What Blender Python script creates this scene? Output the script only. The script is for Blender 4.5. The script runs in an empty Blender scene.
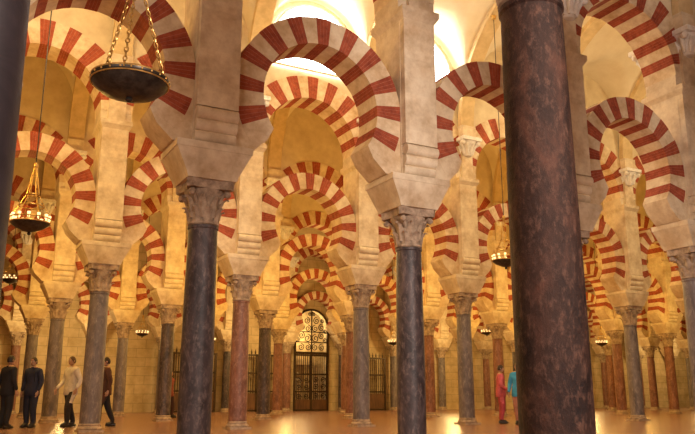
import bpy, math, random
from mathutils import Vector, Matrix
random.seed(4)
S=bpy.context.scene
try:
    S.view_settings.view_transform='Standard'; S.view_settings.look='None'
except Exception as e: print(e)
# ------------------------------------------------ layout
A0=Vector((-2.04,10.33,0)); D=Vector((3.03,1.62,0)); L=D.length; d=D.normalized(); n=Vector((-d.y,d.x,0))
ANG=math.atan2(d.y,d.x)
HB=L/2
OFF={'Z':-6.5,'A':0.0,'B':7.75,'C':14.65,'D':21.55,'E':28.45}
RNG={'Z':(-2,4),'A':(-2,6),'B':(-2,9),'C':(-2,11),'D':(-2,14),'E':(-2,16)}
SH={'Z':0.34}
def P(u,s,z=0): # u metres along arcade, s metres perpendicular
    p=A0+d*u+n*s; return Vector((p.x,p.y,z))
# ------------------------------------------------ materials
def mat(name,c1,c2=None,scale=4,rough=.8,bump=.1,metal=0,emit=None,es=0,detail=6,dist=0,brick=None,stretch=(1,1,1),lo=.35,hi=.65,c3=None,spec=.5,vein=None,grime=None):
    m=bpy.data.materials.new(name); m.use_nodes=True; nt=m.node_tree; N=nt.nodes; K=nt.links
    b=N['Principled BSDF']; b.inputs['Roughness'].default_value=rough; b.inputs['Metallic'].default_value=metal
    b.inputs['Specular IOR Level'].default_value=spec
    tc=N.new('ShaderNodeTexCoord'); mp=N.new('ShaderNodeMapping'); mp.inputs['Scale'].default_value=stretch
    oi=N.new('ShaderNodeObjectInfo'); ad=N.new('ShaderNodeVectorMath'); ad.operation='ADD'
    K.new(tc.outputs['Object'],ad.inputs[0])
    ml=N.new('ShaderNodeMath'); ml.operation='MULTIPLY'; ml.inputs[1].default_value=37 if not brick else 0
    K.new(oi.outputs['Random'],ml.inputs[0]); K.new(ml.outputs[0],ad.inputs[1])
    K.new(ad.outputs[0],mp.inputs[0])
    nz=N.new('ShaderNodeTexNoise'); nz.inputs['Scale'].default_value=scale; nz.inputs['Detail'].default_value=detail; nz.inputs['Distortion'].default_value=dist
    nz.inputs['Roughness'].default_value=.65
    K.new(mp.outputs[0],nz.inputs['Vector'])
    r=N.new('ShaderNodeValToRGB'); c2=c2 or tuple(x*.7 for x in c1)
    r.color_ramp.elements[0].position=lo; r.color_ramp.elements[1].position=hi
    r.color_ramp.elements[0].color=(*c2,1); r.color_ramp.elements[1].color=(*c1,1)
    if c3:
        e=r.color_ramp.elements.new((lo+hi)/2); e.color=(*c3,1)
    K.new(nz.outputs['Fac'],r.inputs['Fac'])
    col=r.outputs['Color']; hgt=nz.outputs['Fac']
    if vein:
        n2=N.new('ShaderNodeTexNoise'); n2.inputs['Scale'].default_value=vein[1]; n2.inputs['Detail'].default_value=8; n2.inputs['Roughness'].default_value=.75
        K.new(mp.outputs[0],n2.inputs['Vector'])
        r2=N.new('ShaderNodeValToRGB'); r2.color_ramp.elements[0].position=.5; r2.color_ramp.elements[1].position=.68
        r2.color_ramp.elements[0].color=(0,0,0,1); r2.color_ramp.elements[1].color=(.75,.75,.75,1)
        K.new(n2.outputs['Fac'],r2.inputs['Fac'])
        mv=N.new('ShaderNodeMix'); mv.data_type='RGBA'; K.new(r2.outputs['Color'],mv.inputs[0]); K.new(col,mv.inputs[6]); mv.inputs[7].default_value=(*vein[0],1)
        col=mv.outputs[2]; hgt=n2.outputs['Fac']
    if grime:
        n3=N.new('ShaderNodeTexNoise'); n3.inputs['Scale'].default_value=1.1; n3.inputs['Detail'].default_value=9; n3.inputs['Roughness'].default_value=.7
        K.new(mp.outputs[0],n3.inputs['Vector'])
        r3=N.new('ShaderNodeValToRGB'); r3.color_ramp.elements[0].position=.36; r3.color_ramp.elements[1].position=.58
        r3.color_ramp.elements[0].color=(*grime,1); r3.color_ramp.elements[1].color=(1,1,1,1); K.new(n3.outputs['Fac'],r3.inputs['Fac'])
        mg=N.new('ShaderNodeMix'); mg.data_type='RGBA'; mg.blend_type='MULTIPLY'; mg.inputs[0].default_value=1
        K.new(col,mg.inputs[6]); K.new(r3.outputs['Color'],mg.inputs[7]); col=mg.outputs[2]
    if brick:
        sx=N.new('ShaderNodeSeparateXYZ'); cx=N.new('ShaderNodeCombineXYZ'); K.new(tc.outputs['Object'],sx.inputs[0])
        if brick[0]=='wall':
            a=N.new('ShaderNodeMath'); a.operation='ADD'; K.new(sx.outputs[0],a.inputs[0]); K.new(sx.outputs[1],a.inputs[1])
            K.new(a.outputs[0],cx.inputs[0]); K.new(sx.outputs[2],cx.inputs[1])
        else:
            K.new(sx.outputs[0],cx.inputs[0]); K.new(sx.outputs[1],cx.inputs[1])
        bk=N.new('ShaderNodeTexBrick'); bk.inputs['Scale'].default_value=1
        bk.inputs['Brick Width'].default_value=brick[1]; bk.inputs['Row Height'].default_value=brick[2]
        bk.inputs['Mortar Size'].default_value=brick[3]; bk.inputs['Mortar Smooth'].default_value=.3
        bk.inputs['Color1'].default_value=(1,1,1,1); bk.inputs['Color2'].default_value=(.9,.9,.9,1); bk.inputs['Mortar'].default_value=(brick[4],)*3+(1,)
        K.new(cx.outputs[0],bk.inputs['Vector'])
        mx=N.new('ShaderNodeMix'); mx.data_type='RGBA'; mx.blend_type='MULTIPLY'; mx.inputs[0].default_value=1
        K.new(col,mx.inputs[6]); K.new(bk.outputs['Color'],mx.inputs[7]); col=mx.outputs[2]
    K.new(col,b.inputs['Base Color'])
    if bump:
        bp=N.new('ShaderNodeBump'); bp.inputs['Strength'].default_value=bump; bp.inputs['Distance'].default_value=.02
        K.new(hgt,bp.inputs['Height']); K.new(bp.outputs[0],b.inputs['Normal'])
    if emit:
        b.inputs['Emission Color'].default_value=(*emit,1); b.inputs['Emission Strength'].default_value=es
    return m
M_pier=mat('pier_limestone',(.90,.78,.58),(.66,.53,.36),3.2,.88,.5,brick=('wall',1.3,.62,.004,.92),lo=.3,hi=.6,spec=.2,grime=(.76,.66,.56))
M_cream=mat('voussoir_limestone',(.84,.71,.50),(.64,.49,.31),5,.85,.25,lo=.3,hi=.6,spec=.2,grime=(.76,.64,.52))
M_red=mat('voussoir_brick',(.48,.12,.06),(.27,.06,.035),9,.85,.35,lo=.3,hi=.62,spec=.2,grime=(.70,.62,.58))
M_mort=mat('brick_mortar',(.56,.26,.17),(.40,.15,.10),9,.9,.2)
M_plas=mat('vault_plaster',(.84,.74,.54),(.72,.60,.40),1.2,.9,.08,lo=.3,hi=.7,spec=.2)
M_wallp=mat('arcade_wall_plaster',(.80,.69,.48),(.62,.50,.32),2,.9,.15,lo=.3,hi=.7,spec=.2)
M_rib=mat('vault_rib_stone',(.74,.56,.30),(.56,.40,.20),3,.85,.15)
M_cap=mat('capital_stone',(.56,.43,.31),(.22,.155,.11),9,.8,.4,lo=.3,hi=.65,spec=.2)
M_carv=mat('carved_white_plaster',(.92,.90,.86),(.74,.69,.63),9,.8,.2)
sh=[]
sh.append(mat('shaft_dark_grey_marble',(.16,.115,.11),(.032,.023,.025),3,.45,.25,detail=9,dist=1.2,stretch=(1,1,.5),lo=.35,hi=.7,c3=(.075,.055,.056),spec=.4,vein=((.25,.185,.165),16)))
sh.append(mat('shaft_rose_marble',(.33,.155,.105),(.11,.045,.035),3,.45,.25,detail=9,dist=1.2,stretch=(1,1,.5),lo=.3,hi=.7,spec=.35,vein=((.44,.27,.2),16)))
sh.append(mat('shaft_blue_grey_marble',(.25,.21,.205),(.09,.073,.078),3,.45,.25,detail=9,dist=1.2,stretch=(1,1,.4),lo=.3,hi=.7,spec=.4,vein=((.38,.32,.29),16)))
sh.append(mat('shaft_brown_speckled_marble',(.095,.040,.026),(.013,.0065,.006),3.5,.55,.6,detail=12,dist=.6,stretch=(1,1,.6),lo=.36,hi=.68,c3=(.038,.018,.013),spec=.2,vein=((.14,.07,.048),22)))
sh.append(mat('shaft_black_marble',(.04,.03,.035),(.01,.008,.01),3,.5,.25,detail=9,dist=1,lo=.3,hi=.7,spec=.25))
M_floor=mat('floor_marble_tiles',(.42,.23,.165),(.22,.105,.075),.9,.26,.03,brick=('floor',.9,.9,.008,.55),lo=.3,hi=.7)
M_wall=mat('back_wall_ashlar',(.72,.57,.34),(.50,.37,.19),1.5,.85,.3,brick=('wall',.95,.45,.014,.62))
M_iron=mat('wrought_iron',(.08,.045,.018),(.03,.018,.01),12,.45,.1,metal=.5)
M_wood=mat('dark_wood',(.16,.075,.03),(.07,.03,.012),6,.5,.15,stretch=(1,1,.2))
M_brass=mat('aged_brass',(.78,.5,.16),(.4,.24,.07),14,.35,.1,metal=.85)
M_dkbr=mat('dark_bronze',(.09,.075,.06),(.03,.025,.02),10,.4,.1,metal=.7)
M_glass=mat('lamp_glass',(.75,.65,.45),(.6,.5,.3),10,.15,0,emit=(1,.7,.3),es=2)
M_win=mat('frosted_daylight_glass',(.9,.92,.95),(.85,.88,.9),3,.5,0,emit=(1,.98,.93),es=10)
M_marb=mat('chapel_gilded_marble',(.85,.66,.36),(.55,.38,.18),3,.6,.1)
# ------------------------------------------------ mesh builder
class MB:
    def __init__(s): s.v=[];s.f=[];s.m=[]
    def add(s,vs,fs,m=0):
        o=len(s.v); s.v+= [tuple(x) for x in vs]
        for f in fs: s.f.append(tuple(i+o for i in f)); s.m.append(m)
    def box(s,x0,x1,y0,y1,z0,z1,m=0):
        s.frust(((x0+x1)/2,(y0+y1)/2),(x1-x0)/2,(y1-y0)/2,z0,(x1-x0)/2,(y1-y0)/2,z1,m)
    def frust(s,c,ax,ay,z0,bx,by,z1,m=0):
        cx,cy=c
        vs=[(cx-ax,cy-ay,z0),(cx+ax,cy-ay,z0),(cx+ax,cy+ay,z0),(cx-ax,cy+ay,z0),(cx-bx,cy-by,z1),(cx+bx,cy-by,z1),(cx+bx,cy+by,z1),(cx-bx,cy+by,z1)]
        s.add(vs,[(3,2,1,0),(4,5,6,7),(0,1,5,4),(1,2,6,5),(2,3,7,6),(3,0,4,7)],m)
    def prism(s,poly,y0,y1,m=0): # poly in xz
        k=len(poly); vs=[(x,y0,z) for x,z in poly]+[(x,y1,z) for x,z in poly]
        fs=[tuple(range(k)),tuple(range(2*k-1,k-1,-1))]+[(i,i+k,(i+1)%k+k,(i+1)%k) for i in range(k)]
        s.add(vs,fs,m)
    def lathe(s,prof,seg=24,m=0,c=(0,0),a0=0,a1=2*math.pi):
        full=abs(a1-a0-2*math.pi)<1e-6; k=seg if full else seg+1; vs=[]
        for r,z in prof:
            for j in range(k):
                a=a0+(a1-a0)*j/seg; vs.append((c[0]+r*math.cos(a),c[1]+r*math.sin(a),z))
        fs=[]
        for i in range(len(prof)-1):
            for j in range(seg):
                j2=(j+1)%k
                fs.append((i*k+j,i*k+j2,(i+1)*k+j2,(i+1)*k+j))
        s.add(vs,fs,m)
    def tube(s,pts,rad,seg=8,m=0,flat=None):
        pts=[Vector(p) for p in pts]; vs=[];fs=[]
        if not isinstance(rad,(list,tuple)): rad=[rad]*len(pts)
        ref=None
        for i,p in enumerate(pts):
            t=(pts[min(i+1,len(pts)-1)]-pts[max(i-1,0)]).normalized()
            if ref is None:
                ref=Vector((1,0,0)) if abs(t.x)<.8 else Vector((0,1,0))
            a=(ref-t*ref.dot(t)).normalized(); ref=a; b=t.cross(a)
            fx=flat or 1
            for j in range(seg):
                an=2*math.pi*j/seg; vs.append(p+(a*math.cos(an)*fx+b*math.sin(an))*rad[i])
        for i in range(len(pts)-1):
            for j in range(seg):
                fs.append((i*seg+j,i*seg+(j+1)%seg,(i+1)*seg+(j+1)%seg,(i+1)*seg+j))
        fs.append(tuple(range(seg-1,-1,-1))); o=(len(pts)-1)*seg; fs.append(tuple(range(o,o+seg)))
        s.add(vs,fs,m)
    def ring(s,c,R,r,ax='z',seg=16,ss=6,m=0,sx=1,sy=1):
        vs=[];fs=[]
        for i in range(seg):
            a=2*math.pi*i/seg
            for j in range(ss):
                b=2*math.pi*j/ss; q=R+r*math.cos(b); x=q*math.cos(a)*sx;y=q*math.sin(a)*sy;z=r*math.sin(b)
                p={'z':(x,y,z),'y':(x,z,y),'x':(z,x,y)}[ax]
                vs.append((c[0]+p[0],c[1]+p[1],c[2]+p[2]))
        for i in range(seg):
            for j in range(ss):
                fs.append((i*ss+j,((i+1)%seg)*ss+j,((i+1)%seg)*ss+(j+1)%ss,i*ss+(j+1)%ss))
        s.add(vs,fs,m)
    def ell(s,c,rx,ry,rz,m=0,seg=14,rg=10,rot=None):
        vs=[];fs=[]
        for i in range(rg+1):
            t=math.pi*i/rg
            for j in range(seg):
                a=2*math.pi*j/seg
                p=Vector((rx*math.sin(t)*math.cos(a),ry*math.sin(t)*math.sin(a),rz*math.cos(t)))
                if rot: p=rot@p
                vs.append(p+Vector(c))
        for i in range(rg):
            for j in range(seg):
                fs.append((i*seg+j,(i+1)*seg+j,(i+1)*seg+(j+1)%seg,i*seg+(j+1)%seg))
        s.add(vs,fs,m)
    def mesh(s,name,mats,ang=35):
        me=bpy.data.meshes.new(name); me.from_pydata(s.v,[],s.f)
        for q in mats: me.materials.append(q)
        for i,p in enumerate(me.polygons): p.material_index=s.m[i]; p.use_smooth=True
        import bmesh
        bm=bmesh.new(); bm.from_mesh(me); bmesh.ops.remove_doubles(bm,verts=bm.verts,dist=1e-5)
        bmesh.ops.recalc_face_normals(bm,faces=bm.faces); bm.to_mesh(me); bm.free()
        try: me.set_sharp_from_angle(angle=math.radians(ang))
        except Exception as e: print(e)
        me.update(); return me
def obj(name,me,loc=(0,0,0),rot=0,scale=1):
    o=bpy.data.objects.new(name,me); S.collection.objects.link(o); o.location=loc; o.rotation_euler=(0,0,rot); o.scale=(scale,)*3
    return o
CT=3.7
# ------------------------------------------------ column
def column_mesh(sm):
    b=MB()
    b.box(-.27,.27,-.27,.27,0,.05,1)
    b.lathe([(.0,.05),(.262,.05),(.275,.08),(.262,.11),(.236,.125),(.232,.14),(.245,.155),(.240,.175),(.224,.185)],28,1)
    b.lathe([(.222,.18),(.224,.5),(.223,1.3),(.215,2.2),(.205,3.03),(.218,3.045),(.218,3.075),(.2,3.085)],32,0)
    b.lathe([(.2,3.085),(.222,3.10),(.222,3.13),(.2,3.14),(.205,3.3),(.235,3.45),(.285,3.55),(.29,3.58)],24,1)
    def leaf(a,z0,h,r0,w,out):
        prof=[(0,0,1),(.012,.3,1.1),(.02,.6,1.05),(.05,.85,.8),(out,1.0,.5),(out+.012,.9,.15)]
        ca,sa=math.cos(a),math.sin(a); vs=[];fs=[]
        for (o,t,ww) in prof:
            r=r0+o; 
            for k,q in ((-1,-.012),(0,.018),(1,-.012)):
                x=(r+q); y=k*w*ww/2
                vs.append((x*ca-y*sa,x*sa+y*ca,z0+t*h))
        for i in range(len(prof)-1):
            for k in range(2):
                fs.append((i*3+k,i*3+k+1,(i+1)*3+k+1,(i+1)*3+k))
        b.add(vs,fs,1)
    for i in range(8): leaf(i*math.pi/4,3.13,.2,.205,.13,.085)
    for i in range(8): leaf((i+.5)*math.pi/4,3.18,.31,.215,.12,.11)
    for i in range(4):
        a=math.pi/4+i*math.pi/2; ca,sa=math.cos(a),math.sin(a)
        b.tube([(.23*ca,.23*sa,3.4),(.29*ca,.29*sa,3.5),(.36*ca,.36*sa,3.565)],[.02,.032,.03],6,1)
        b.ell((.36*ca,.36*sa,3.52),.052,.052,.052,1,10,8)
    # concave abacus
    pts=[]
    for i in range(4):
        a=math.pi/4+i*math.pi/2; c0=Vector((math.cos(a),math.sin(a)))*.43; t=Vector((-math.sin(a),math.cos(a)))
        a2=a+math.pi/4
        pts+= [c0-t*.05,c0+t*.05]
        for k in (-1,0,1):
            rr=.285 if k==0 else .30
            aa=a2+k*.42; pts.append(Vector((math.cos(aa),math.sin(aa)))*rr*(1 if k==0 else 1.06))
    k=len(pts); vs=[(p.x,p.y,3.58) for p in pts]+[(p.x*1.03,p.y*1.03,CT) for p in pts]
    b.add(vs,[tuple(range(k)),tuple(range(k,2*k))]+[(i,(i+1)%k,(i+1)%k+k,i+k) for i in range(k)],1)
    return b.mesh('marble_column_mesh',[sm,M_cap],40)
COLM=[column_mesh(x) for x in sh]
# ------------------------------------------------ pier
def pier_mesh():
    b=MB()
    b.frust((0,0),.35,.35,CT+.001,.38,.37,CT+.08)
    b.frust((0,0),.38,.37,CT+.08,.54,.43,CT+.40)
    b.box(-.55,.55,-.44,.44,CT+.40,CT+.50)
    b.box(-.31,.31,-.33,.33,CT+.50,6.92)
    b.box(-.305,.305,-.46,.46,CT+1.02,6.92)
    for sgn in (-1,1):
        for k in range(3):
            z=CT+.60+k*.16; y=sgn*(.32+k*.05)
            b.tube([(-.30,y,z),(.30,y,z)],.095,14)
    b.frust((0,0),.31,.46,6.92,.37,.53,7.02); b.box(-.37,.37,-.53,.53,7.02,7.12)
    b.box(-.362,.362,-.385,.385,7.12,7.36)
    for sgn in (-1,1):
        y0,y1=sorted((sgn*.30,sgn*.47)); b.box(-.2,.2,y0,y1,7.12,7.95)
        # carved corbel capital
        y=sgn*.46
        b.lathe([(.0,7.78),(.13,7.82),(.17,7.9),(.19,8.05),(.25,8.2),(.32,8.27)],14,1,(0,y))
        for i in range(9):
            a=math.pi*2*i/9; 
            b.tube([(.17*math.cos(a),y+.17*math.sin(a),7.86),(.21*math.cos(a),y+.21*math.sin(a),8.03),(.30*math.cos(a),y+.30*math.sin(a),8.15),(.31*math.cos(a),y+.31*math.sin(a),8.08)],[.03,.05,.04,.015],6,1)
        for sx in (-1,1): b.ell((sx*.28,y+sgn*.19,8.19),.08,.08,.08,1,8,6)
        y0,y1=sorted((sgn*.30,sgn*.78)); b.box(-.34,.34,y0,y1,8.25,8.36,1)
        y0,y1=sorted((sgn*.30,sgn*.62)); b.box(-.25,.25,y0,y1,8.36,8.75,0)
    return b.mesh('stone_pier_mesh',[M_pier,M_carv],35)
PM=pier_mesh()
# ------------------------------------------------ arches
def vous(b,cz,ri,ro,a0,a1,N,y,clip=None,m_c=0,m_r=1,m_m=2):
    def pt(r,a,outer):
        if outer and clip:
            c=abs(math.cos(a)); 
            if c>1e-6: r=min(r,clip/c)
        return (r*math.cos(a),cz+r*math.sin(a))
    def wedge(x0,x1,m,yy,dr=0):
        k=2; inn=[pt(ri-dr,x0+(x1-x0)*i/k,False) for i in range(k+1)]; out=[pt(ro+dr,x0+(x1-x0)*i/k,True) for i in range(k+1)]
        vs=[];fs=[]
        for s_ in (-yy,yy):
            vs+=[(p[0],s_,p[1]) for p in inn]+[(p[0],s_,p[1]) for p in out]
        q=2*(k+1)
        for i in range(k):
            fs.append((i,i+1,k+1+i+1,k+1+i)); fs.append((q+i,q+i+1,q+k+1+i+1,q+k+1+i))
            fs.append((i,i+1,q+i+1,q+i)); fs.append((k+1+i,k+1+i+1,q+k+1+i+1,q+k+1+i))
        fs.append((0,k+1,q+k+1,q)); fs.append((k,2*k+1,q+2*k+1,q+k))
        b.add(vs,fs,m)
    ed=[a0+(a1-a0)*i/N+((random.random()-.5)*.14*(a1-a0)/N if 0<i<N else 0) for i in range(N+1)]
    for i in range(N):
        x0=ed[i]; x1=ed[i+1]
        if i%2==0: wedge(x0,x1,m_c,y)
        else:
            nb=4; bw=(x1-x0)/nb
            for k in range(nb):
                g=bw*.08
                wedge(x0+k*bw,x0+(k+1)*bw-(g if k<nb-1 else 0),m_r,y+.004,.002)
                if k<nb-1: wedge(x0+(k+1)*bw-g,x0+(k+1)*bw,m_m,y+.002,0)
LZ=5.18; UZ=7.36
def arch_mesh():
    b=MB(); e=math.radians(35)
    vous(b,LZ,.98,1.42,-e,math.pi+e,23,.30)
    for s_ in (-1,1):
        arc=[(s_*1.42*math.cos(-e*t),LZ+1.42*math.sin(-e*t)) for t in (.0,.25,.5,.75,1)]
        poly=[(s_*.98*math.cos(e),LZ-.98*math.sin(e)),(s_*.90,4.42),(s_*1.13,CT+.501),(s_*1.407,CT+.501),(s_*1.407,LZ-.01)]+arc[1:]
        b.prism(poly,-.297,.297,0)
    vous(b,UZ,1.356,1.98,0,math.pi,19,.40,clip=HB-.001)
    # wall above
    K=20; y=.37; us=[-HB+2*HB*i/K for i in range(K+1)]
    def zb(u):
        R=1.75; return UZ+ (math.sqrt(R*R-u*u) if abs(u)<R else 0)
    top=11.75
    vs=[];fs=[]
    for s_ in (-y,y):
        vs+=[(u,s_,zb(u)) for u in us]+[(u,s_,top) for u in us]
    q=K+1
    for o in (0,2*q):
        for i in range(K): fs.append((o+i,o+i+1,o+q+i+1,o+q+i))
    b.add(vs,fs,3)
    return b.mesh('striped_double_arch_mesh',[M_cream,M_red,M_mort,M_wallp],30)
AMS=[arch_mesh() for _ in range(3)]
# shaft variants : 0 dark,1 rose,2 bluegrey,3 speckled
var={('Z',-1):4,('Z',0):3,('Z',1):0,('A',0):0,('A',1):0,('A',2):1,('A',3):2,('B',0):2,('B',1):1,('B',2):2,('B',3):2,('B',5):2,('C',0):2,('C',1):0,('C',2):0,('C',3):1}
for k,(i0,i1) in RNG.items():
    for i in range(i0,i1+1):
        p=P(i*L+SH.get(k,0),OFF[k]); dz=0
        vi=var.get((k,i),random.choice([0,2,2,1,0,1]))
        if k=='Z': 
            dz=.37
            if i==0: p=p+Vector((-.045,0,0))
        o=obj('marble_column',COLM[vi],p,ANG)
        if k=='Z': o.scale=(1.02,1.02,1.1)
        obj('stone_pier',PM,p+Vector((0,0,dz)),ANG)
        if i<i1: obj('striped_double_arch',AMS[i%3],P((i+.5)*L+SH.get(k,0),OFF[k],dz),ANG)
# ------------------------------------------------ vaults
VS=8.62; VR=3.7
def nave(s0,s1,i0,i1,shift=0):
    w=s1-s0-.74; a=w/2; b=MB(); us=[]
    nb=[-HB,-1.6]+[-1.55*math.cos(math.pi*t/20) for t in range(21)]+[1.6]
    for i in range(i0,i1):
        for t in nb: us.append(((i+.5)*L+t,t))
    vsamp=[-a*math.cos(math.pi*t/36) for t in range(37)]
    verts=[];W=len(vsamp)
    for (u,t) in us:
        zl=9.9+1.75*math.sqrt(max(0,1-(t/1.55)**2)) if abs(t)<=1.551 else 0
        for v in vsamp:
            z=VS+VR*math.sqrt(max(0,1-(v/a)**2)); verts.append((u,s0+.37+a+v,max(z,zl)))
    fs=[(i*W+j,i*W+j+1,(i+1)*W+j+1,(i+1)*W+j) for i in range(len(us)-1) for j in range(W-1)]
    b.add(verts,fs,0)
    # transverse ribs
    for i in range(i0,i1+1):
        vs=[];fs=[];T=28
        for j in range(T+1):
            an=math.pi*j/T; cy=s0+.37+a
            for (du,rr) in ((-.24,0),(-.24,-.16),(.24,-.16),(.24,0)):
                vs.append((i*L+du,cy-(a+rr)*math.cos(an),VS+.0+(VR+rr)*math.sin(an)))
        for j in range(T):
            for q in range(3): fs.append((j*4+q,j*4+q+1,(j+1)*4+q+1,(j+1)*4+q))
        b.add(vs,fs,1)
    o=obj('ceiling_vault',b.mesh('ceiling_vault_mesh',[M_plas,M_rib],38),P(shift,0),ANG)
nave(-15,-6.5,-3,4); nave(-6.5,0,-2,5); nave(0,7.75,-2,8); nave(7.75,14.65,-2,10); nave(14.65,21.55,-2,13); nave(21.55,28.45,-2,16)
# ------------------------------------------------ windows (lunettes over the arcade B)
def window_mesh():
    b=MB(); R=1.2; z0=9.5; ST=.75; K=20
    arc=[(R*math.cos(math.pi*i/K),z0+ST+R*math.sin(math.pi*i/K)) for i in range(K+1)]
    poly=[(R,z0)]+arc+[(-R,z0)]
    b.prism(poly,-.03,0,0)
    pts=[(x,-.05,z) for x,z in poly]+[(R,-.05,z0)]
    b.tube(pts,.04,6,1)
    for x in (-.4,.4): b.tube([(x,-.05,z0),(x,-.05,z0+ST+math.sqrt(R*R-x*x))],.015,6,1)
    return b.mesh('window_mesh',[M_win,M_carv],30)
WM=window_mesh(); 
for c,i in enumerate((1,2)):
    obj('window_%d'%(c+1),WM,P((i+.5)*L,7.75-.405),ANG)
# ------------------------------------------------ shell
def wallbox(name,u0,u1,s0,s1,z0,z1,m):
    b=MB(); b.box(u0,u1,s0,s1,z0,z1); return obj(name,b.mesh(name,[m]),P(0,0),ANG)
U0=-3.5*L;U1=16.5*L
fb=MB(); fb.box(U0,U1,-15.3,31.4,-.3,0); obj('floor',fb.mesh('floor',[M_floor]),P(0,0),ANG)
# back wall with gate opening in bay 4
gu=4.5*L
bw=MB(); W0,W1=29.0,29.5
bw.box(U0,gu-1.05,W0,W1,0,12.6); bw.box(gu+1.05,U1,W0,W1,0,12.6)
K=16; pl=[(gu-1.05,12.6),(gu-1.05,4.6)]+[(gu-1.05*math.cos(math.pi*i/K),4.6+1.05*math.sin(math.pi*i/K)) for i in range(1,K)]+[(gu+1.05,4.6),(gu+1.05,12.6)]
bw.prism(pl,W0,W1)
obj('wall_back',bw.mesh('wall_back',[M_wall]),P(0,0),ANG)
wallbox('wall_left',U0-.3,U0,-15.3,31.2,0,12.6,M_wall)
wallbox('wall_right',U1,U1+.3,-15.3,31.2,0,12.6,M_wall)
wallbox('wall_front',U0,U1,-15.3,-15,0,12.6,M_wall)
rb=MB(); rb.box(U0,U1,-15.3,31.4,12.6,12.8); obj('ceiling',rb.mesh('ceiling',[M_plas]),P(0,0),ANG)
rc=MB(); rc.box(gu-2.6,gu+2.6,31.2,31.4,0,6.6); 
for x in (-1.0,-.55,.55,1.0): rc.lathe([(0,0),(.13,0),(.13,.15),(.09,.2),(.08,2.4),(.13,2.55),(.13,2.6),(0,2.6)],12,0,(gu+x,30.9))
rc.box(gu-1.25,gu+1.25,30.7,31.2,2.6,2.95); rc.prism([(gu-1.25,2.95),(gu+1.25,2.95),(gu,3.7)],30.75,31.2); rc.box(gu-.9,gu+.9,30.4,30.75,0,1.0)
rc.tube([(gu,30.8,1.0),(gu,30.8,1.3),(gu,30.8,1.7),(gu,30.8,1.85)],[.24,.18,.22,.07],10); rc.ell((gu,30.8,2.0),.12,.12,.16,0)
obj('chapel_altar',rc.mesh('chapel_altar',[M_marb]),P(0,0),ANG)
# gate
def scroll(b,cx,cz,R,dirn,turns=1.6,r=.026,y=0,ph=0):
    pts=[]
    for i in range(26):
        t=i/25; a=ph+dirn*t*turns*2*math.pi; q=R*(1-t*.85)
        pts.append((cx+q*math.cos(a),y,cz+q*math.sin(a)))
    b.tube(pts,r,5,0)
def gate_mesh(w=1.04,h=3.1,arch=True):
    b=MB(); y=.04
    for x in (-w,0,w): b.box(x-.06,x+.06,-y,y,0,4.6 if abs(x)>0.1 and arch else h,0)
    for z in (0.0,1.0,1.95,h-.1): b.box(-w,w,-y,y,z,z+.09,0)
    x=-w+.14
    while x<w-.05:
        b.tube([(x,0,0.05),(x,0,h)],.022,6,0); x+=.13
    if not arch:
        b.box(-w,-.03,-.02,.02,.1,.95,1); b.box(.03,w,-.02,.02,.1,.95,1)
        for i in range(10):
            xx=-w+.14+i*(2*w-.28)/9; b.lathe([(.03,h),(.045,h+.08),(.0,h+.3)],6,0,(xx,0))
    else:
        b.box(-w,-.03,-.02,.02,.09,.62,1); b.box(.03,w,-.02,.02,.09,.62,1)
        for sx in (-1,1):
            for zz in (.8,1.3,1.68): 
                for xx in (.28,.75): scroll(b,sx*xx,zz,.17,sx,ph=0)
        b.box(-w,w,-.05,.05,h,h+.14,0)
        for sx in (-1,1):
            for (xx,zz,R) in ((.22,3.5,.2),(.65,3.5,.2),(.88,3.9,.14),(.25,4.0,.24),(.62,4.15,.2),(.22,4.55,.2),(.62,4.62,.2),(.88,4.4,.13),(.3,5.0,.2),(.68,5.0,.12),(.13,5.38,.12)):
                scroll(b,sx*xx,zz,R,sx,ph=math.pi/2)
        b.box(-.03,.03,-.03,.03,h,5.6,0); b.box(-w,w,-.03,.03,3.75,3.8,0); b.box(-w,w,-.03,.03,4.33,4.38,0)
        pts=[(w*math.cos(math.pi*i/20),0,4.6+w*math.sin(math.pi*i/20)) for i in range(21)]; b.tube(pts,.06,6,0)
    return b.mesh('gate',[M_iron,M_wood])
obj('wrought_iron_gate',gate_mesh(1.02),P(gu,28.93),ANG)
gm=gate_mesh(1.12,3.0,False)
for i in (2,3,5): obj('iron_screen',gm,P((i+.5)*L,28.5),ANG)
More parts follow.
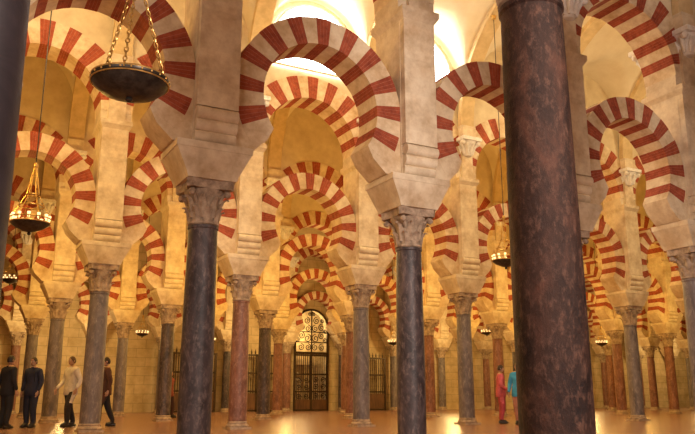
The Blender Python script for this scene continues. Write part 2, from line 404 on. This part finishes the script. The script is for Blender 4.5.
# ------------------------------------------------ lamps
def lamp(px,py,pz,dia,ch,kind,top=11.6,name='hanging_oil_lamp'):
    b=MB(); R=dia/2
    if kind==0:
        b.lathe([(0,-.40*R),(.06*R,-.86*R*.6),(.10*R,-.80*R*.6),(.07*R,-.42*R),(.35*R,-.40*R),(.75*R,-.26*R),(.95*R,-.08*R),(R,0),(1.02*R,.03*R),(1.02*R,.1*R),(.97*R,.11*R),(.9*R,-.02*R),(.5*R,-.2*R),(0,-.25*R)],40,0)
        b.ring((0,0,.10*R),1.0*R,.03*R,'z',40,8,1); b.ring((0,0,-.03*R),1.0*R,.02*R,'z',40,8,1)
        for i in range(24):
            a=i*math.pi/12; b.ell((1.02*R*math.cos(a),1.02*R*math.sin(a),.04*R),.03*R,.03*R,.03*R,1,6,4)
    else:
        b.lathe([(0,-.62*R),(.07*R,-.6*R),(.1*R,-.52*R),(.05*R,-.45*R),(.3*R,-.4*R),(.7*R,-.22*R),(.92*R,-.05*R),(.95*R,.02*R),(.88*R,0),(.5*R,-.2*R),(0,-.3*R)],28,0)
        for zz,rr in ((.02,.97),(.25,.98),(.9,.62),(1.5,.3)): b.ring((0,0,zz*R),rr*R,.035*R,'z',28,6,1)
        for i in range(12):
            a=i*math.pi/6; c,s_=math.cos(a),math.sin(a)
            b.tube([(.97*R*c,.97*R*s_,.02*R),(.98*R*c,.98*R*s_,.25*R)],.02*R,5,1)
            b.lathe([(.02*R,.1*R),(.06*R,.2*R),(.085*R,.42*R),(.075*R,.43*R)],8,2,(.9*R*c,.9*R*s_))
            if i%2==0: b.tube([(.98*R*c,.98*R*s_,.25*R),(.62*R*c,.62*R*s_,.9*R),(.3*R*c,.3*R*s_,1.5*R),(.04*R*c,.04*R*s_,ch)],.022*R,5,1)
    nch=3
    if kind==0:
        for i in range(nch):
            a=math.radians(20)+i*2*math.pi/nch; p0=Vector((R*math.cos(a),R*math.sin(a),.12*R)); p1=Vector((.02*math.cos(a),.02*math.sin(a),ch))
            nl=int((p1-p0).length/.055)
            for j in range(nl+1):
                p=p0.lerp(p1,j/nl); dv=(p1-p0).normalized()*.034
                side=Vector((-math.sin(a),math.cos(a),0)) if j%2 else Vector((-math.sin(a),math.cos(a),0)).cross(dv.normalized())
                side=side.normalized()*.018
                lp=[p+dv*math.cos(t*math.pi/4)+side*math.sin(t*math.pi/4) for t in range(9)]
                b.tube(lp,.007,5,1)
    b.ell((0,0,ch),.05,.05,.07,1,10,8)
    b.tube([(0,0,ch),(0,0,top-pz)],.011 if kind==0 else .012,6,0)
    b.lathe([(.0,top-pz),(.09,top-pz),(.06,top-pz-.1),(0,top-pz-.12)],10,1)
    return obj(name,b.mesh('hanging_oil_lamp_mesh',[M_dkbr,M_brass,M_glass],40),(px,py,pz),.3)
lamp(-2.18,7.0,3.81,.76,1.2,0)
lamp(-6.3,14.5,4.10,.78,1.2,1)
lamp(4.28,20,4.33,.76,1.2,1)
lamp(.05,32,4.75,.8,1.0,1)
lamp(-13.6,30,5.35,.74,.9,1)
for x,y,z in ((2.3,38,3.4),(12.9,38.5,3.4),(-6.9,38,3.5),(7,38,3.9),(-9.5,35,3.6)): lamp(x,y,z,.6,.8,1)
# ------------------------------------------------ people
def person(x,y,h,face,top,trou,hair,stride=.0,bag=None,skirt=False,armf=0.0,bend=0.0,longhair=False):
    sc=h/1.72
    V=[];E=[];R=[]
    def a(p,r,par=None):
        V.append(p);R.append(r)
        if par is not None: E.append((par,len(V)-1))
        return len(V)-1
    bf=-bend
    pel=a((0,0,.95),(.17,.13)); be=a((0,bf*.3,1.08),(.17,.13),pel); ch=a((0,bf*.7,1.27),(.19,.14),be); nb=a((0,bf,1.43),(.11,.09),ch); nk=a((0,bf-.01,1.52),(.055,.058),nb)
    wr=[]
    for s_ in (-1,1):
        f=stride*s_
        sd=a((s_*.175,bf,1.39),(.09,.085),nb); el=a((s_*.25,bf+.03+f*.25,1.13),(.068,.068),sd)
        w=a((s_*.245,bf-.08+f*.5-armf,.90+armf*.8),(.042,.04),el); wr.append((s_*.245,bf-.08+f*.5-armf,.90+armf*.8,s_))
        hp=a((s_*.09,0,.88),(.12,.125),pel); kn=a((s_*.10,-.03-f*.45,.50),(.088,.09),hp)
        an=a((s_*.10,.03-f*.75+(abs(f)*.15),.10),(.065,.07),kn); a((s_*.115,-.13-f*.75,.045),(.045,.035),an)
    me=bpy.data.meshes.new('b'); me.from_pydata(V,E,[]); o=bpy.data.objects.new('b',me); S.collection.objects.link(o)
    md=o.modifiers.new('s','SKIN'); sv=me.skin_vertices[0].data
    for i,r in enumerate(R): sv[i].radius=r
    sv[0].use_root=True; md.use_smooth_shade=True
    o.modifiers.new('u','SUBSURF').levels=2
    dg=bpy.context.evaluated_depsgraph_get(); ev=o.evaluated_get(dg); m2=ev.to_mesh()
    b=MB()
    vs=[tuple(v.co) for v in m2.vertices]
    b.v+=vs
    for p in m2.polygons:
        c=p.center; b.f.append(tuple(p.vertices))
        if c.z>1.475: mi=3
        elif c.z>.86 and abs(c.x)<.2: mi=0
        elif abs(c.x)>.175 and c.z>.60: mi=0
        elif c.z<.12: mi=4
        else: mi=1
        b.m.append(mi)
    ev.to_mesh_clear(); bpy.data.objects.remove(o)
    prof=[(.165,.78),(.185,.80),(.178,.95),(.165,1.08)] if not skirt else [(.24,.50),(.2,.7),(.165,.95),(.15,1.08)]
    k=20; vv=[];ff=[]
    for r,z in prof:
        for j in range(k):
            t=2*math.pi*j/k; vv.append((r*1.12*math.cos(t),r*.85*math.sin(t),z))
    for i in range(len(prof)-1):
        for j in range(k): ff.append((i*k+j,i*k+(j+1)%k,(i+1)*k+(j+1)%k,(i+1)*k+j))
    b.add(vv,ff,0)
    b.ring((0,bf,1.475),.066,.018,'z',16,6,0)
    hc=Vector((0,bf-.025,1.625)); 
    b.ell(hc,.072,.088,.108,3,18,14); b.ell(hc+Vector((0,-.02,-.06)),.055,.062,.05,3,14,10)
    b.tube([hc+Vector((0,-.082,.005)),hc+Vector((0,-.098,-.012)),hc+Vector((0,-.108,-.030)),hc+Vector((0,-.085,-.036))],[.008,.011,.014,.008],8,3)
    for s_ in (-1,1):
        b.ell(hc+Vector((s_*.03,-.078,.0)),.013,.008,.008,5,8,6); b.ell(hc+Vector((s_*.03,-.0855,.0)),.006,.003,.006,2,8,6)
        b.tube([hc+Vector((s_*.014,-.086,.018)),hc+Vector((s_*.045,-.074,.02))],.004,5,2)
        b.ell(hc+Vector((s_*.073,.005,-.005)),.01,.018,.03,3,8,6)
    b.tube([hc+Vector((-.022,-.078,-.062)),hc+Vector((0,-.085,-.06)),hc+Vector((.022,-.078,-.062))],[.004,.007,.004],6,6)
    vs=[];fs=[];sg=18;rg=10
    for i in range(rg+1):
        for j in range(sg):
            an=2*math.pi*j/sg; front=max(0,-math.sin(an)); tmax=math.radians(118-front*62); t=tmax*i/rg
            r=1.12
            p=Vector((.072*r*math.sin(t)*math.cos(an),.088*r*math.sin(t)*math.sin(an)+.004,.108*1.1*math.cos(t)))
            if longhair and i==rg and math.sin(an)>-.3: p=p*1.1+Vector((0,.01,-.13))
            vs.append(hc+p)
    for i in range(rg):
        for j in range(sg): fs.append((i*sg+j,(i+1)*sg+j,(i+1)*sg+(j+1)%sg,i*sg+(j+1)%sg))
    b.add(vs,fs,2)
    for (wx,wy,wz,s_) in wr:
        w=Vector((wx,wy,wz)); dn=Vector((0,-.25,-1)).normalized()
        b.tube([w+dn*.0,w+dn*.03,w+dn*.07,w+dn*.095],[.024,.030,.040,.034],10,3,flat=.5)
        for q,(ln,off) in enumerate(((.068,-.030),(.078,-.010),(.074,.011),(.058,.030))):
            p0=w+dn*.085+Vector((0,off,0)); p1=p0+dn*ln*.5+Vector((-s_*.006,0,0)); p2=p1+dn*ln*.42+Vector((-s_*.02,0,0))
            b.tube([p0,p1,p2],[.0095,.0085,.006],6,3)
        p0=w+dn*.035+Vector((0,-.03,0)); b.tube([p0,p0+Vector((-s_*.01,-.022,-.025)),p0+Vector((-s_*.018,-.03,-.055))],[.012,.010,.007],6,3)
    for s_ in (-1,1):
        f=stride*s_; ay=.03-f*.75+abs(f)*.15
        b.tube([(s_*.10,ay+.06,.045),(s_*.105,ay-.02,.05),(s_*.115,ay-.12,.042),(s_*.118,ay-.2,.034)],[.038,.045,.042,.022],10,4)
    if bag:
        b.ell((.0,.19,1.18),.15,.10,.2,7,14,10)
        for s_ in (-1,1): b.tube([(s_*.09,.15,1.32),(s_*.11,.03,1.48),(s_*.11,-.12,1.36),(s_*.12,-.08,1.12),(s_*.10,.14,1.04)],.014,6,7)
    zm=min(v[2] for v in b.v); b.v=[(v[0]*sc,v[1]*sc,(v[2]-zm)*sc) for v in b.v]
    def cm(nm,c,r=.85): return mat(nm,c,tuple(q*.65 for q in c),6,r,.15)
    mats=[cm('jacket_cloth',top),cm('trouser_cloth',trou),cm('hair',hair,.5),cm('skin',(.55,.32,.22),.5),cm('shoe_leather',(.03,.025,.02),.4),cm('eye_white',(.8,.8,.78)),cm('lips',(.4,.12,.1)),cm('bag_cloth',bag or (.1,.1,.1))]
    return obj('standing_person' if stride<.1 else 'walking_person',b.mesh('person_mesh',mats,60),(x,y,0),face)
person(-8.35,18.9,1.74,2.6,(.012,.012,.02),(.012,.012,.018),(.02,.012,.01))
person(-7.95,19.4,1.72,-.3,(.02,.024,.06),(.015,.018,.04),(.03,.015,.01),bag=(.012,.012,.02))
person(-7.12,19.8,1.76,-.6,(.80,.74,.66),(.03,.025,.03),(.10,.05,.03),stride=.22,armf=.05)
person(-6.35,20.2,1.76,-1.2,(.09,.035,.022),(.02,.014,.016),(.03,.015,.01),stride=.25)
person(4.5,22.6,1.66,1.5,(.70,.14,.18),(.45,.06,.08),(.05,.025,.015),armf=.1)
person(4.80,21.6,1.68,-.5,(.06,.38,.70),(.5,.22,.15),(.12,.06,.03),stride=.15)
person(-6.6,28.5,1.7,1.2,(.28,.06,.04),(.05,.02,.02),(.03,.02,.01),stride=.2)
# ------------------------------------------------ lights
def area(name,loc,tgt,size,e,c):
    l=bpy.data.lights.new(name,'AREA'); l.shape='DISK'; l.size=size; l.energy=e; l.color=c
    o=bpy.data.objects.new(name,l); S.collection.objects.link(o); o.location=loc
    o.rotation_euler=(Vector(tgt)-Vector(loc)).to_track_quat('-Z','Y').to_euler()
def point(name,loc,e,c,r=.35):
    l=bpy.data.lights.new(name,'POINT'); l.energy=e; l.color=c; l.shadow_soft_size=r
    o=bpy.data.objects.new(name,l); S.collection.objects.link(o); o.location=loc
cool=(1,.84,.74); warm=(1,.58,.13); mid=(1,.76,.42)
area('front_fill_main',(5.5,-2.0,5.0),(0,13,5.6),3,1350,cool)  # added fill behind the camera for the front faces; no entrance modelled there
area('front_fill_side',(-5,-3,4.4),(0,13,5.4),3,330,cool)  # second added fill from behind the camera, no doorway stands here
for i in (-.5,1.5,3.5,5.5): point('nave_light_ab',P(i*L,3.9,8.6),270,mid,.5)
for i in (.5,2.5,4.5): point('nave_fill_low',P(i*L,3.9,3.6),80,(1,.70,.34),.5)  # added low fill to brighten the column shafts, no fittings here
for i in (-.5,1.5,3.5,5.5,7.5):
    point('warm_light_bc',P(i*L,11.2,5.0),340,warm); 
for i in (0.5,2.5,4.5,6.5,8.5,): point('warm_light_cd',P(i*L,18.1,4.8),330,warm)
for i in (0.5,3.5,6.5,9.5,12.5): point('warm_light_de',P(i*L,25,4.0),420,(1,.66,.24))
point('chapel_light',P(gu,30.1,4.6),150,(1,.7,.32),.15)
point('warm_light_left',P(-1.3*L,4.5,6),440,warm)
w=bpy.data.worlds.new('sky'); S.world=w; w.use_nodes=True; w.node_tree.nodes['Background'].inputs[0].default_value=(.8,.85,1,1); w.node_tree.nodes['Background'].inputs[1].default_value=.4
# ------------------------------------------------ camera
c=bpy.data.cameras.new('camera'); co=bpy.data.objects.new('camera',c); S.collection.objects.link(co)
c.sensor_width=36; c.lens=750/695*36; co.location=(0,0,.75); co.rotation_euler=(math.radians(90+13.5),0,0); c.clip_end=200
S.camera=co
